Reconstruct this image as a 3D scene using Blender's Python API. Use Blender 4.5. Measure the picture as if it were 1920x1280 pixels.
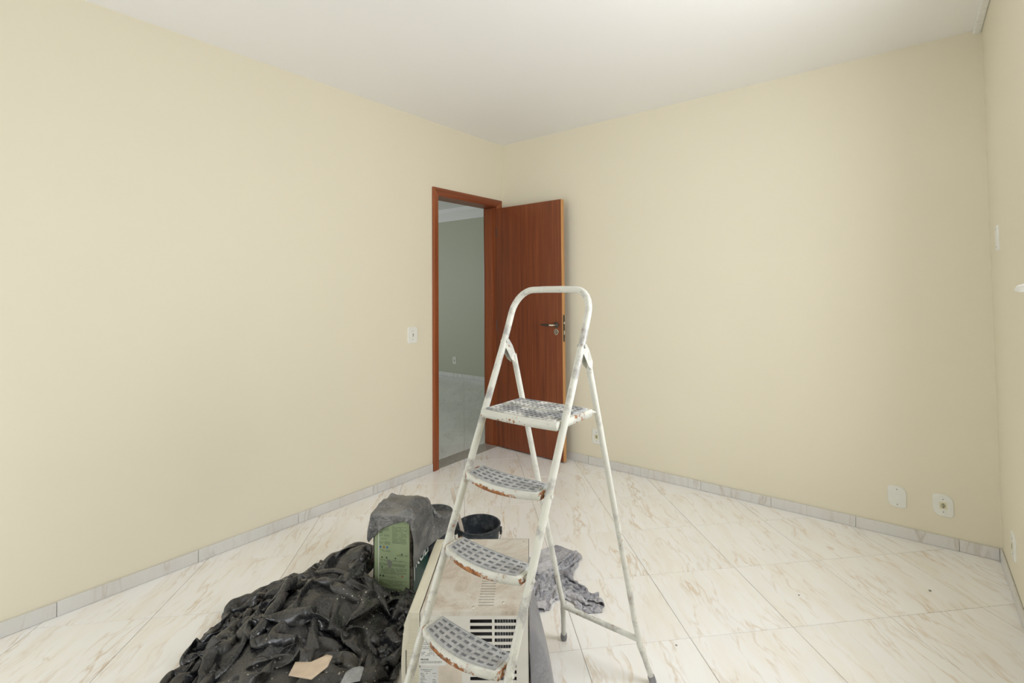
import bpy, bmesh, math, random, zlib, base64
import numpy as np
from mathutils import Vector, Matrix
rnd = random.Random(4)
D = bpy.data; SC = bpy.context.scene; COL = SC.collection
for o in list(D.objects): D.objects.remove(o)

# ---------------------------------------------------------------- camera, world, lights, exposure
def look_axes(yaw, pitch, roll):
    f = Vector((-math.sin(yaw)*math.cos(pitch), math.cos(yaw)*math.cos(pitch), math.sin(pitch)))
    r = Vector((math.cos(yaw), math.sin(yaw), 0)); u = r.cross(f)
    r2 = math.cos(roll)*r + math.sin(roll)*u
    return r2, r2.cross(f), f
cam = D.objects.new('camera', D.cameras.new('camera')); COL.objects.link(cam); SC.camera = cam
r_, u_, f_ = look_axes(0.65504, 0.03415, -0.00892)
cam.matrix_world = Matrix(((r_.x,u_.x,-f_.x,2.8774),(r_.y,u_.y,-f_.y,-3.3782),(r_.z,u_.z,-f_.z,1.3441),(0,0,0,1)))
cam.data.sensor_width = 36; cam.data.lens = 929.57*36/1920
cam.data.shift_x = (960-990.69)/1920; cam.data.shift_y = (514.03-640)/1920
cam.data.clip_start = .02; cam.data.clip_end = 60
vs = SC.view_settings; vs.view_transform = 'Standard'; vs.look = 'None'; vs.gamma = 1; vs.use_curve_mapping = False
vs.exposure = 0.0
SC.cycles.max_bounces = 10; SC.cycles.diffuse_bounces = 7; SC.cycles.glossy_bounces = 4
SC.cycles.use_denoising = True
SC.cycles.sample_clamp_indirect = 6
W = D.worlds.new('world'); SC.world = W; W.use_nodes = True
W.node_tree.nodes['Background'].inputs[0].default_value = (.80,.90,1,1)
W.node_tree.nodes['Background'].inputs[1].default_value = 1.2
def area(name, loc, direction, sx, sy, power, color):
    l = D.lights.new(name, 'AREA'); l.shape = 'RECTANGLE'; l.size = sx; l.size_y = sy; l.energy = power; l.color = color
    o = D.objects.new(name, l); COL.objects.link(o); o.location = loc
    o.rotation_euler = Vector(direction).to_track_quat('-Z','Z').to_euler(); return o
RW, RC, YB = 3.204, 2.656, -4.75          # room width, ceiling height, y of the wall behind the camera
DAY=(.94,.962,1.0)
area('daylight_side_window', (RW+.17,-1.70,1.62), (-1,0,0), .84, 1.2, 61.5, DAY)
area('daylight_balcony_door', (1.05,YB-.17,1.0), (0,1,0), 1.3, 1.8, 27, DAY)
area('hall_fill_light', (-4.9,-.6,1.5), (1,.2,0), 1.2, 1.2, 32, (.92,.965,1))  # fill light added to brighten the hall; no window is built there

# ---------------------------------------------------------------- helpers
def pr(o, label=None, cat=None, group=None, kind=None):
    if label: o['label'] = label
    if cat: o['category'] = cat
    if group: o['group'] = group
    if kind: o['kind'] = kind
    return o
def wl(o):
    v = Vector((0,0,0))
    while o is not None: v += Vector(o.location); o = o.parent
    return v
def link(name, me, mat, parent=None, smooth=None):
    o = D.objects.new(name, me); COL.objects.link(o)
    mats = mat if isinstance(mat,(list,tuple)) else [mat]
    if not me.materials:
        for m in mats: me.materials.append(m)
    if parent is not None: o.parent = parent
    if smooth is not None:
        me.polygons.foreach_set('use_smooth',[True]*len(me.polygons))
        if smooth < 170:
            bm = bmesh.new(); bm.from_mesh(me)
            for e in bm.edges:
                if len(e.link_faces)==2 and e.calc_face_angle(0)>math.radians(smooth): e.smooth = False
            bm.to_mesh(me); bm.free()
    return o
class MB:
    """collects geometry in world coordinates"""
    def __init__(s): s.v=[]; s.f=[]; s.mi=[]
    def add(s, vs, fs, mi=0):
        k=len(s.v); s.v += [tuple(p) for p in vs]; s.f += [tuple(i+k for i in f) for f in fs]; s.mi += [mi]*len(fs); return s
    def box(s, a, b, fr=None, mi=0):
        P=[(x,y,z) for z in (a[2],b[2]) for y in (a[1],b[1]) for x in (a[0],b[0])]
        if fr: P=[fr(*p) for p in P]
        return s.add(P, [(0,2,3,1),(4,5,7,6),(0,1,5,4),(2,6,7,3),(0,4,6,2),(1,3,7,5)], mi)
    def prism(s, poly, n0, n1, fr=None, mi=0):
        """poly in (a,b), extruded along c; fr maps (a,b,c)"""
        n=len(poly); P=[(x,y,n0) for x,y in poly]+[(x,y,n1) for x,y in poly]
        if fr: P=[fr(*p) for p in P]
        F=[tuple(range(n))[::-1], tuple(range(n,2*n))]+[(i,(i+1)%n,n+(i+1)%n,n+i) for i in range(n)]
        return s.add(P,F,mi)
    def tube(s, pts, r, seg=12, caps=True, mi=0, closed=False):
        pts=[Vector(p) for p in pts]; n=len(pts); rs = r if isinstance(r,(list,tuple)) else [r]*n
        T=[]
        for i in range(n):
            a=pts[(i-1)%n] if (closed or i>0) else pts[i]; b=pts[(i+1)%n] if (closed or i<n-1) else pts[i]
            T.append((b-a).normalized())
        ref = Vector((0,0,1)) if abs(T[0].z)<.9 else Vector((1,0,0)); nv=(ref-ref.dot(T[0])*T[0]).normalized()
        P=[]
        for i in range(n):
            nv=(nv-nv.dot(T[i])*T[i]).normalized(); bv=T[i].cross(nv)
            for j in range(seg):
                a=2*math.pi*j/seg; P.append(pts[i]+rs[i]*(math.cos(a)*nv+math.sin(a)*bv))
        F=[]
        for i in range(n if closed else n-1):
            k=(i+1)%n
            for j in range(seg): F.append((i*seg+j,i*seg+(j+1)%seg,k*seg+(j+1)%seg,k*seg+j))
        if caps and not closed: F.append(tuple(range(seg))[::-1]); F.append(tuple((n-1)*seg+j for j in range(seg)))
        return s.add(P,F,mi)
    def lathe(s, prof, c, seg=32, axis=None, mi=0):
        """prof list of (r,h) around a vertical axis at c (or a given axis direction)"""
        ax=Vector(axis or (0,0,1)).normalized(); e1=ax.orthogonal().normalized(); e2=ax.cross(e1); c=Vector(c); P=[]
        for r,h in prof:
            for j in range(seg):
                a=2*math.pi*j/seg; P.append(c+ax*h+r*(math.cos(a)*e1+math.sin(a)*e2))
        F=[(i*seg+j,i*seg+(j+1)%seg,(i+1)*seg+(j+1)%seg,(i+1)*seg+j) for i in range(len(prof)-1) for j in range(seg)]
        if prof[0][0]>1e-5: F.append(tuple(range(seg))[::-1])
        if prof[-1][0]>1e-5: F.append(tuple((len(prof)-1)*seg+j for j in range(seg)))
        return s.add(P,F,mi)
    def build(s, name, mat, parent=None, smooth=None, bevel=0, seg=2, recalc=True):
        org = wl(parent) if parent is not None else Vector((0,0,0))
        me=D.meshes.new(name); me.from_pydata([tuple(Vector(p)-org) for p in s.v],[],s.f)
        me.polygons.foreach_set('material_index', s.mi)
        bm=bmesh.new(); bm.from_mesh(me)
        bmesh.ops.remove_doubles(bm, verts=bm.verts, dist=1e-6)
        if recalc: bmesh.ops.recalc_face_normals(bm, faces=bm.faces)
        if bevel: bmesh.ops.bevel(bm, geom=[e for e in bm.edges if len(e.link_faces)==2 and e.calc_face_angle(0)>.5], offset=bevel, segments=seg, affect='EDGES', profile=.6)
        bm.to_mesh(me); bm.free()
        return link(name, me, mat, parent, smooth if smooth is not None else (40 if bevel else None))
def empty(name, loc, label=None, cat=None, group=None, kind=None):
    o = D.objects.new(name, None); COL.objects.link(o); o.location = loc; o.empty_display_size=.05
    return pr(o,label,cat,group,kind)
def holed(xc, yc, holes, fr, depth=.002, thick=.0, mb=None, mi=0, mi_floor=None):
    """plate on cuts xc*yc in the plane c=0 (front), holes recessed by depth (mi_floor: colour of the recess floor, None leaves it open)"""
    mb = mb or MB()
    for i in range(len(xc)-1):
        for j in range(len(yc)-1):
            x0,x1,y0,y1=xc[i],xc[i+1],yc[j],yc[j+1]
            if (i,j) in holes:
                P=[(x0,y0),(x1,y0),(x1,y1),(x0,y1)]
                for k in range(4):
                    a,b=P[k],P[(k+1)%4]
                    mb.add([fr(*a,0),fr(*b,0),fr(*b,-depth),fr(*a,-depth)],[(0,1,2,3)],mi)
                if mi_floor is not None: mb.add([fr(*p,-depth) for p in P],[(0,1,2,3)],mi_floor)
            else: mb.add([fr(x0,y0,0),fr(x1,y0,0),fr(x1,y1,0),fr(x0,y1,0)],[(0,1,2,3)],mi)
    return mb
def rrect(w, h, r, n=5, cx=0, cy=0):
    """rounded rectangle; r = (bl, br, tr, tl)"""
    if not isinstance(r,(tuple,list)): r=(r,)*4
    P=[]
    for (sx,sy,a0,rr) in ((-1,-1,180,r[0]),(1,-1,270,r[1]),(1,1,0,r[2]),(-1,1,90,r[3])):
        for k in range(n+1):
            a=math.radians(a0+90*k/n); P.append((cx+sx*(w/2-rr)+rr*math.cos(a), cy+sy*(h/2-rr)+rr*math.sin(a)))
    return P

# ---------------------------------------------------------------- materials
class NT:
    def __init__(s,name):
        s.m=D.materials.new(name); s.m.use_nodes=True; s.t=s.m.node_tree; s.b=s.t.nodes['Principled BSDF']
    def n(s,typ,**kw):
        o=s.t.nodes.new(typ)
        for k,v in kw.items():
            if k.startswith('i_'): 
                key=k[2:]; key=int(key) if key.isdigit() else key
                o.inputs[key].default_value=v
            else: setattr(o,k,v)
        return o
    def l(s,a,b): s.t.links.new(a,b)
    def coord(s,kind='Object'): return s.n('ShaderNodeTexCoord').outputs[kind]
    def mapping(s,src,scale=(1,1,1),rot=(0,0,0),loc=(0,0,0)):
        m=s.n('ShaderNodeMapping'); m.inputs['Scale'].default_value=scale; m.inputs['Rotation'].default_value=rot; m.inputs['Location'].default_value=loc
        s.l(src,m.inputs[0]); return m.outputs[0]
    def noise(s,src,scale,detail=4,rough=.55,dist=0):
        o=s.n('ShaderNodeTexNoise'); o.inputs['Scale'].default_value=scale; o.inputs['Detail'].default_value=detail; o.inputs['Roughness'].default_value=rough; o.inputs['Distortion'].default_value=dist
        s.l(src,o.inputs['Vector']); return o.outputs[0]
    def vor(s,src,scale,feature='F1'):
        o=s.n('ShaderNodeTexVoronoi',feature=feature); o.inputs['Scale'].default_value=scale; s.l(src,o.inputs['Vector']); return o.outputs['Distance']
    def ramp(s,src,stops,interp='LINEAR'):
        o=s.n('ShaderNodeValToRGB'); cr=o.color_ramp; cr.interpolation=interp
        while len(cr.elements)<len(stops): cr.elements.new(.5)
        for e,(p,c) in zip(cr.elements,stops):
            e.position=p; e.color=(c,c,c,1) if not isinstance(c,(tuple,list)) else (*c[:3],1)
        s.l(src,o.inputs[0]); return o.outputs[0]
    def mix(s,f,a,b,mode='MIX'):
        o=s.n('ShaderNodeMix',data_type='RGBA',blend_type=mode)
        for sock,v in ((o.inputs[0],f),(o.inputs[6],a),(o.inputs[7],b)):
            if isinstance(v,(int,float)): sock.default_value=v
            elif isinstance(v,(tuple,list)): sock.default_value=(*v[:3],1)
            else: s.l(v,sock)
        return o.outputs[2]
    def math(s,op,a,b=0.0,clamp=False):
        o=s.n('ShaderNodeMath',operation=op,use_clamp=clamp)
        for sock,v in ((o.inputs[0],a),(o.inputs[1],b)):
            if isinstance(v,(int,float)): sock.default_value=v
            else: s.l(v,sock)
        return o.outputs[0]
    def bump(s,h,strength=.2,dist=.002):
        o=s.n('ShaderNodeBump'); o.inputs['Strength'].default_value=strength; o.inputs['Distance'].default_value=dist
        s.l(h,o.inputs['Height']); s.l(o.outputs[0],s.b.inputs['Normal'])
    def out(s,color=None,rough=None,metal=None,spec=None):
        for key,v in (('Base Color',color),('Roughness',rough),('Metallic',metal),('Specular IOR Level',spec)):
            if v is None: continue
            if isinstance(v,(int,float)): s.b.inputs[key].default_value=v
            elif isinstance(v,(tuple,list)): s.b.inputs[key].default_value=(*v[:3],1)
            else: s.l(v,s.b.inputs[key])
        return s.m
def plain(name,col,rough=.5,metal=0,var=.06,sc=30):
    t=NT(name); c=t.coord(); n=t.noise(c,sc,3)
    k=t.ramp(n,[(.3,tuple(x*(1-var) for x in col)),(.7,tuple(min(1,x*(1+var)) for x in col))])
    return t.out(k,rough,metal)
def paint_wall(name,col,bump=.12):
    t=NT(name); c=t.n('ShaderNodeNewGeometry').outputs['Position']
    n1=t.noise(c,.9,2); n2=t.noise(c,240,2)
    k=t.mix(t.ramp(n1,[(.35,0),(.65,1)]),tuple(x*.985 for x in col),col)
    t.bump(n2,bump,.0006); return t.out(k,.55,spec=.35)
M={}
M['wall']=paint_wall('wall_paint',(.79,.742,.605))
M['ceiling']=paint_wall('ceiling_paint',(.885,.88,.875),.05)
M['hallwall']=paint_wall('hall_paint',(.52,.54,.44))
def marble(name, light, vein, grey, tint, rough, sc=1.0):
    t=NT(name); pos=t.n('ShaderNodeNewGeometry').outputs['Position']
    inf=t.n('ShaderNodeObjectInfo'); off=t.n('ShaderNodeVectorMath',operation='SCALE'); off.inputs['Scale'].default_value=13.0
    cmb=t.n('ShaderNodeCombineXYZ'); t.l(inf.outputs['Random'],cmb.inputs[0]); t.l(inf.outputs['Random'],cmb.inputs[1]); t.l(cmb.outputs[0],off.inputs[0])
    rot=t.mapping(pos,rot=(0,0,math.radians(-41)))       # along the joints that run towards the door
    add=t.n('ShaderNodeVectorMath',operation='ADD'); t.l(rot,add.inputs[0]); t.l(off.outputs[0],add.inputs[1]); c=add.outputs[0]
    # warp then long streaks
    w=t.n('ShaderNodeTexNoise'); w.inputs['Scale'].default_value=4.5*sc; w.inputs['Detail'].default_value=4; t.l(c,w.inputs['Vector'])
    ws=t.n('ShaderNodeVectorMath',operation='SCALE'); ws.inputs['Scale'].default_value=.07; t.l(w.outputs['Color'],ws.inputs[0])
    c2=t.n('ShaderNodeVectorMath',operation='ADD'); t.l(c,c2.inputs[0]); t.l(ws.outputs[0],c2.inputs[1]); c2=c2.outputs[0]
    def veins(sx,sy,loc,wd,g0,g1):
        n1=t.noise(t.mapping(c2,scale=(sx*sc,sy*sc,1),loc=loc),1.0,4,.55); r1=t.math('ABSOLUTE',t.math('SUBTRACT',n1,.5)); v=t.ramp(r1,[(0,1),(wd*.4,.5),(wd,0)])
        g=t.ramp(t.noise(t.mapping(c2,scale=(sx*.7*sc,sy*1.3*sc,1),loc=(loc[1],loc[0]+3,0)),1,3),[(g0,0),(g1,1)]); return t.math('MULTIPLY',v,g)
    v1=t.math('MAXIMUM',veins(9,1.5,(0,0,0),.022,.44,.62),t.math('MULTIPLY',veins(15,2.4,(4,11,0),.03,.46,.62),.7))
    n2=t.noise(t.mapping(c2,scale=(9*sc,1.6*sc,1),loc=(9,2,0)),1,5,.62); soft=t.ramp(n2,[(.46,0),(.74,1)])
    n3=t.noise(t.mapping(c2,scale=(3.5*sc,1.2*sc,1),loc=(1,5,0)),1,3); cloud=t.ramp(n3,[(.35,0),(.7,1)])
    k=t.mix(cloud,light,grey); k=t.mix(t.math('MULTIPLY',soft,.55),k,tint); k=t.mix(t.math('MULTIPLY',v1,.62),k,vein)
    t.b.inputs['Coat Weight'].default_value=0
    return t.out(k,rough,spec=.45)
M['tile']=marble('floor_marble',(.93,.927,.92),(.60,.44,.27),(.89,.885,.875),(.85,.77,.64),.2)
M['basetile']=marble('skirting_marble',(.74,.73,.71),(.50,.44,.38),(.66,.66,.655),(.62,.58,.54),.3,.75)
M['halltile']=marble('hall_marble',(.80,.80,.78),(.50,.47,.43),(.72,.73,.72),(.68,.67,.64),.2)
M['grout']=plain('grout',(.42,.39,.34),.9,var=.25,sc=6)
M['mortar']=plain('mortar',(.55,.52,.46),.9)
def wood(name,base,dark,rough=.35,axis='z'):
    t=NT(name); c=t.n('ShaderNodeNewGeometry').outputs['Position']
    sc={'z':(60,60,1.6),'x':(1.6,60,60),'y':(60,1.6,60)}[axis]
    n=t.noise(t.mapping(c,scale=sc),1.0,6,.6,.4); sc2={'z':(14,14,.5),'x':(.5,14,14),'y':(14,.5,14)}[axis]
    n2=t.noise(t.mapping(c,scale=sc2),1.0,3,.5,.6)
    k=t.mix(t.ramp(n,[(.35,0),(.68,1)]),dark,base); k=t.mix(t.math('MULTIPLY',t.ramp(n2,[(.4,0),(.7,1)]),.35),k,tuple(x*1.25 for x in base))
    t.bump(n,.12,.0008); return t.out(k,rough)
M['door']=wood('door_wood',(.235,.062,.020),(.125,.030,.011))
M['casing']=wood('casing_wood',(.34,.094,.028),(.20,.050,.018))
M['casing_h']=wood('casing_wood_level',(.27,.07,.024),(.16,.04,.015),axis='y')
M['edge']=wood('raw_edge_wood',(.62,.33,.12),(.46,.22,.08),.5)
M['stickwood']=wood('stick_wood',(.62,.54,.45),(.42,.36,.30),.7)
t=NT('granite'); c=t.n('ShaderNodeNewGeometry').outputs['Position']; n=t.noise(c,170,4,.8); M['granite']=t.out(t.ramp(n,[(.38,(.16,.14,.12)),(.5,(.36,.32,.28)),(.62,(.58,.54,.48))]),.3)
M['plate']=plain('plate_plastic',(.80,.81,.77),.35,var=.02)
M['insert']=plain('insert_plastic',(.72,.70,.52),.4,var=.03)
M['well']=plain('socket_well_plastic',(.42,.40,.27),.5); M['dark']=plain('dark_hole',(.012,.012,.012),.6)
M['screw']=plain('screw_metal',(.30,.29,.27),.4,.8)
M['brass']=plain('aged_metal',(.10,.095,.085),.38,.85,var=.3,sc=80)
M['chrome']=plain('worn_chrome',(.62,.60,.52),.25,.95)
M['alu']=plain('white_aluminium',(.82,.83,.82),.35)
M['rubber']=plain('grey_rubber',(.22,.22,.23),.7,var=.2)
# ladder paint
def ladder_mat(name, rust_amt, dirt=.5, use_attr=False):
    t=NT(name); c=t.coord(); 
    n1=t.noise(c,14,6,.65); n2=t.noise(c,70,5,.7); n3=t.noise(c,6,3)
    base=t.mix(t.ramp(n3,[(.35,0),(.7,1)]),(.71,.72,.66),(.63,.635,.585))
    g=t.math('MULTIPLY',t.ramp(n1,[(.50,0),(.66,1)]),dirt); k=t.mix(g,base,(.40,.395,.385))
    rm=t.ramp(n2,[(.60-.06*rust_amt,0),(.68-.04*rust_amt,1)]); gate=t.ramp(n1,[(.50-.1*rust_amt,0),(.62,1)])
    r=t.math('MULTIPLY',rm,gate)
    if use_attr:
        a=t.n('ShaderNodeAttribute',attribute_name='rust').outputs['Fac']
        ra=t.math('ADD',t.math('MULTIPLY',a,1.38),t.math('ADD',t.math('MULTIPLY',t.math('SUBTRACT',n2,.5),1.5),t.math('MULTIPLY',t.math('SUBTRACT',n1,.5),1.1))); ra=t.ramp(ra,[(.40,0),(.52,1)])
        r=t.math('MAXIMUM',t.math('MULTIPLY',r,.8),ra)
    rc=t.ramp(t.noise(c,45,4,.7),[(.35,(.12,.060,.035)),(.52,(.36,.14,.045)),(.70,(.52,.27,.11))])
    k=t.mix(r,k,rc); t.bump(t.math('SUBTRACT',n2,r),.25,.0008)
    return t.out(k,t.ramp(r,[(0,.38),(1,.8)]))
M['lad']=ladder_mat('ladder_paint',.1,.75); M['ladworn']=ladder_mat('ladder_worn_paint',.12,1.25); M['ladrust']=ladder_mat('ladder_step_paint',.6,.45,True)
M['ladbar']=ladder_mat('ladder_bar_paint',.8,1.0)
t=NT('tread_rubber'); c=t.coord(); n=t.noise(c,22,5,.7); n2=t.noise(c,130,3)
M['tread']=t.out(t.mix(t.math('MULTIPLY',t.ramp(n2,[(.4,0),(.7,1)]),.5),t.ramp(n,[(.35,(.30,.31,.325)),(.65,(.50,.505,.515))]),(.60,.60,.59)),.6)
M['treadlow']=plain('tread_slot',(.20,.205,.225),.7,var=.45,sc=60)
M['treadtop']=t=NT('tread_rubber_platform'); c=t.coord(); n=t.noise(c,16,5,.75)
M['treadtop']=t.out(t.ramp(n,[(.38,(.24,.245,.26)),(.50,(.40,.405,.41)),(.60,(.74,.73,.70))]),.65)
# plastics
def plastic(name,base,dust,rough,dustamt,spk,crease=26,bstr=.55,white=(.62,.60,.54)):
    t=NT(name); c=t.coord()
    n=t.noise(c,5,6,.65,.4); n2=t.noise(c,120,4,.75); v=t.vor(t.mapping(c,scale=(1,1,1)),crease,'DISTANCE_TO_EDGE')
    wv=t.noise(t.mapping(c,scale=(1,2.4,1.5),rot=(0,0,.6)),crease*.7,4,.6,1.2)
    d=t.math('MULTIPLY',t.ramp(t.math('ADD',n,t.math('MULTIPLY',t.math('SUBTRACT',n2,.5),.45)),[(.42,0),(.62,1)]),dustamt)
    k=t.mix(d,base,dust)
    s1=t.vor(c,70); s2=t.noise(c,4.5,4,.65); sp=t.math('MULTIPLY',t.ramp(s1,[(.17,1),(.22,0)]),t.ramp(s2,[(.60-.06*spk,0),(.68-.06*spk,1)]))
    sp=t.math('MULTIPLY',sp,t.math('GREATER_THAN',t.noise(c,60,1),.52)); k=t.mix(sp,k,white)
    h=t.math('ADD',wv,t.math('MULTIPLY',t.ramp(v,[(0,0),(.12,1)]),.12)); t.bump(h,bstr,.008)
    return t.out(k,t.mix(d,(rough,)*3,(.62,)*3),spec=.65)
M['tarp']=plastic('black_tarp_plastic',(.017,.018,.021),(.092,.090,.085),.18,.68,1.2,15,.45)
M['film']=plastic('dusty_grey_film',(.095,.098,.10),(.25,.245,.235),.30,.85,1.0,24,.75)
M['rag']=plastic('dusty_grey_rag',(.25,.25,.285),(.60,.60,.64),.8,1.0,2.2,40,.35)
M['greysheet']=plastic('grey_sheet_plastic',(.21,.21,.23),(.34,.34,.36),.38,.8,.6,11,.5)
M['clear']=plastic('grey_clear_plastic',(.25,.26,.27),(.42,.42,.42),.3,.8,.5,40,.5)

# ---------------------------------------------------------------- the room
def slab(name,boxes,mat,parent=None):
    mb=MB()
    for a,b in boxes: mb.box(a,b)
    o=mb.build(name,mat,parent); pr(o,kind='structure'); return o
DY0,DY1,DZ=-.807,-.058,2.122                      # rough opening of the doorway
WT=.15
slab('wall_left',[((-WT,YB-WT,-.02),(0,DY0,RC)),((-WT,DY1,-.02),(0,0,RC)),((-WT,DY0,DZ),(0,DY1,RC))],M['wall'])
slab('wall_back',[((-WT,0,-.02),(RW+WT,WT,RC))],M['wall'])
WY0,WY1,WZ0,WZ1=-2.14,-1.30,1.02,2.22             # side window opening
slab('wall_right',[((RW,YB-WT,-.02),(RW+WT,WY0,RC)),((RW,WY1,-.02),(RW+WT,0,RC)),((RW,WY0,-.02),(RW+WT,WY1,WZ0)),((RW,WY0,WZ1),(RW+WT,WY1,RC))],M['wall'])
VX0,VX1=.35,1.75; BZ0=.0; BZ1=2.12
slab('wall_front',[((0,YB-WT,-.02),(VX0,YB,RC)),((VX1,YB-WT,-.02),(RW,YB,RC)),((VX0,YB-WT,-.02),(VX1,YB,BZ0)),((VX0,YB-WT,BZ1),(VX1,YB,RC))],M['wall'])
slab('ceiling',[((0,YB,RC),(RW,0,RC+.1))],M['ceiling'])
# hall beyond the doorway
HX0,HY0,HY1=-5.2,-1.9,2.15
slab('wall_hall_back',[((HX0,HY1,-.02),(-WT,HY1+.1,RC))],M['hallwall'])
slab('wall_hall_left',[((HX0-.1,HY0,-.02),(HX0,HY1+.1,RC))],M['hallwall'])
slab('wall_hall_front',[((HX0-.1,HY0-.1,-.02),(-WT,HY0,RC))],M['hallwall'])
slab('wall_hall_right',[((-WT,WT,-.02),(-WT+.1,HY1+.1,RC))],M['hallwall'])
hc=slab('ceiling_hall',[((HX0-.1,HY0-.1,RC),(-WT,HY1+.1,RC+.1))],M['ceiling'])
mb=MB(); mb.prism([(HY1,2.478),(HY1-.012,2.478),(HY1-.02,2.50),(HY1-.06,2.555),(HY1-.10,2.60),(HY1-.105,RC),(HY1,RC)],HX0,-WT,lambda a,b,c:(c,a,b))
pr(mb.build('trim_hall',M['ceiling']),kind='structure')

# diagonal tiles
U0,V0,TS=.11,3.615,.61
def clip(poly,a,b,c):            # keep a*x+b*y<=c
    out=[]
    for i in range(len(poly)):
        p,q=poly[i],poly[(i+1)%len(poly)]; dp=a*p[0]+b*p[1]-c; dq=a*q[0]+b*q[1]-c
        if dp<=0: out.append(p)
        if (dp<0<dq) or (dq<0<dp): k=dp/(dp-dq); out.append((p[0]+k*(q[0]-p[0]),p[1]+k*(q[1]-p[1])))
    return out
def parea(P): return abs(sum(P[i][0]*P[(i+1)%len(P)][1]-P[(i+1)%len(P)][0]*P[i][1] for i in range(len(P))))/2
def tiles(parent,x0,x1,y0,y1,mat,name,skip=None):
    g=.0016; r=random.Random(9)
    for i in range(-20,20):
        for j in range(-20,24):
            u0,u1=U0+i*TS+g,U0+(i+1)*TS-g; v0,v1=V0+j*TS+g,V0+(j+1)*TS-g
            P=[((u+v)/2,(u-v)/2) for u,v in ((u0,v0),(u0,v1),(u1,v1),(u1,v0))]
            for h in ((-1,0,-x0),(1,0,x1),(0,-1,-y0),(0,1,y1)): P=clip(P,*h) if P else P
            if len(P)<3 or parea(P)<2e-4: continue
            z=-.0002*r.random(); mb=MB(); n=len(P); cx=sum(p[0] for p in P)/n; cy=sum(p[1] for p in P)/n
            ins=[(p[0]+(cx-p[0])*.003,p[1]+(cy-p[1])*.003) for p in P]
            mb.add([(*p,-.008) for p in P]+[(*p,z-.0005) for p in P]+[(*p,z) for p in ins],
                   [(k,(k+1)%n,n+(k+1)%n,n+k) for k in range(n)]+[(n+k,n+(k+1)%n,2*n+(k+1)%n,2*n+k) for k in range(n)]+[tuple(range(2*n,3*n))])
            mb.build(name,mat,parent)
fl=slab('floor',[((0,YB,-.06),(RW,0,-.0022))],M['grout']); tiles(fl,.001,RW-.001,YB+.001,-.001,M['tile'],'floor_tile')
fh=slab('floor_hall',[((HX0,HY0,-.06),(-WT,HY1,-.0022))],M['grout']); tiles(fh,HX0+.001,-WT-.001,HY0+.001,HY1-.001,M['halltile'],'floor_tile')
# skirting of stone pieces
def skirting(name,fr,joints,mat,h=.06):
    mb=MB(); mb.box((joints[0],0,0),(joints[-1],.004,h-.004),fr); base=mb.build(name,M['mortar']); pr(base,kind='structure')
    for a,b in zip(joints[:-1],joints[1:]):
        if abs(b-a)<.01: continue
        mb=MB(); e=rnd.uniform(-.0006,.0006); mb.box((a+.0009,.002,.001),(b-.0009,.0105+e,h+rnd.uniform(-.0008,.0008)),fr); mb.build('skirting_stone',mat,base,bevel=.0008,seg=1)
skirting('baseboard_left',lambda a,b,c:(b,-a,c),[.838,1.361,1.87,2.385,2.906,3.42,3.93,4.44,-YB-.011],M['basetile'])
skirting('baseboard_back',lambda a,b,c:(a,-b,c),[.001,.43,.864,1.297,1.731,2.163,2.60,3.042,RW-.0115],M['basetile'])
skirting('baseboard_right',lambda a,b,c:(RW-b,-a,c),[.001,.39,.82,1.25,1.68,2.11,2.54,2.97,3.40,3.83,4.26,-YB-.011],M['basetile'])
skirting('baseboard_front',lambda a,b,c:(a,YB+b,c),[1.751,2.2,2.7,RW-.001],M['basetile'])
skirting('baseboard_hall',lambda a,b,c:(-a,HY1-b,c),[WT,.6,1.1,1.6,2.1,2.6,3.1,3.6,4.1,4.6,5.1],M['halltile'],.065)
mb=MB(); mb.box((-WT-.002,DY0+.005,-.02),(-.001,DY1-.005,.0015)); pr(mb.build('trim_threshold',M['granite'],bevel=.001,seg=1),kind='structure')
mb=MB(); mb.prism([(RW-.034,RC),(RW-.034,RC-.012),(RW-.028,RC-.018),(RW-.006,RC-.018),(RW-.0,RC-.012),(RW,RC)],YB,-.001,lambda a,b,c:(a,c,b))
pr(mb.build('trim_ceiling',M['alu']),kind='structure')

# ---------------------------------------------------------------- door
door=empty('door_1',(0,-.09,0),kind='structure')
mb=MB(); mb.box((-WT,DY0,0),(.0,-.777,2.09)); mb.build('jamb',M['casing'],door,bevel=.002,seg=1)
mb=MB(); mb.box((-WT,-.088,0),(.0,DY1,2.09)); mb.build('jamb',M['casing'],door,bevel=.002,seg=1)
mb=MB(); mb.box((-WT,DY0,2.09),(.0,DY1,DZ)); mb.build('jamb_head',M['casing_h'],door,bevel=.002,seg=1)
mb=MB(); mb.box((-WT+.02,-.777,0),(-.045,-.765,2.078)); mb.build('door_stop',M['casing'],door,bevel=.001,seg=1)
mb=MB(); mb.box((-WT+.02,-.100,0),(-.045,-.088,2.078)); mb.build('door_stop',M['casing'],door,bevel=.001,seg=1)
prof=[(0,0),(0,.013),(.006,.015),(.018,.015),(.026,.0125),(.040,.0125),(.050,.009),(.058,.006),(.060,0)]   # (across, proud)
def casing(seg,side):
    """mitred casing around the opening: across measured inward from the outer edge"""
    mb=MB(); n=len(prof); A=[];B=[]
    for a,p in prof:
        if seg=='l': A.append((p,-.834+a,.0));B.append((p,-.834+a,2.15-a))
        if seg=='r': A.append((p,-.028-a,.0));B.append((p,-.028-a,2.15-a))
        if seg=='t': A.append((p,-.834+a,2.15-a));B.append((p,-.028-a,2.15-a))
    if side<0:
        A=[(-WT-x,y,z) for x,y,z in A];B=[(-WT-x,y,z) for x,y,z in B]
    mb.add(A+B,[(i,(i+1)%n,n+(i+1)%n,n+i) for i in range(n)]+[tuple(range(n)),tuple(range(n,2*n))])
    mb.build('casing',M['casing_h'] if seg=='t' else M['casing'],door,smooth=25)
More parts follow.
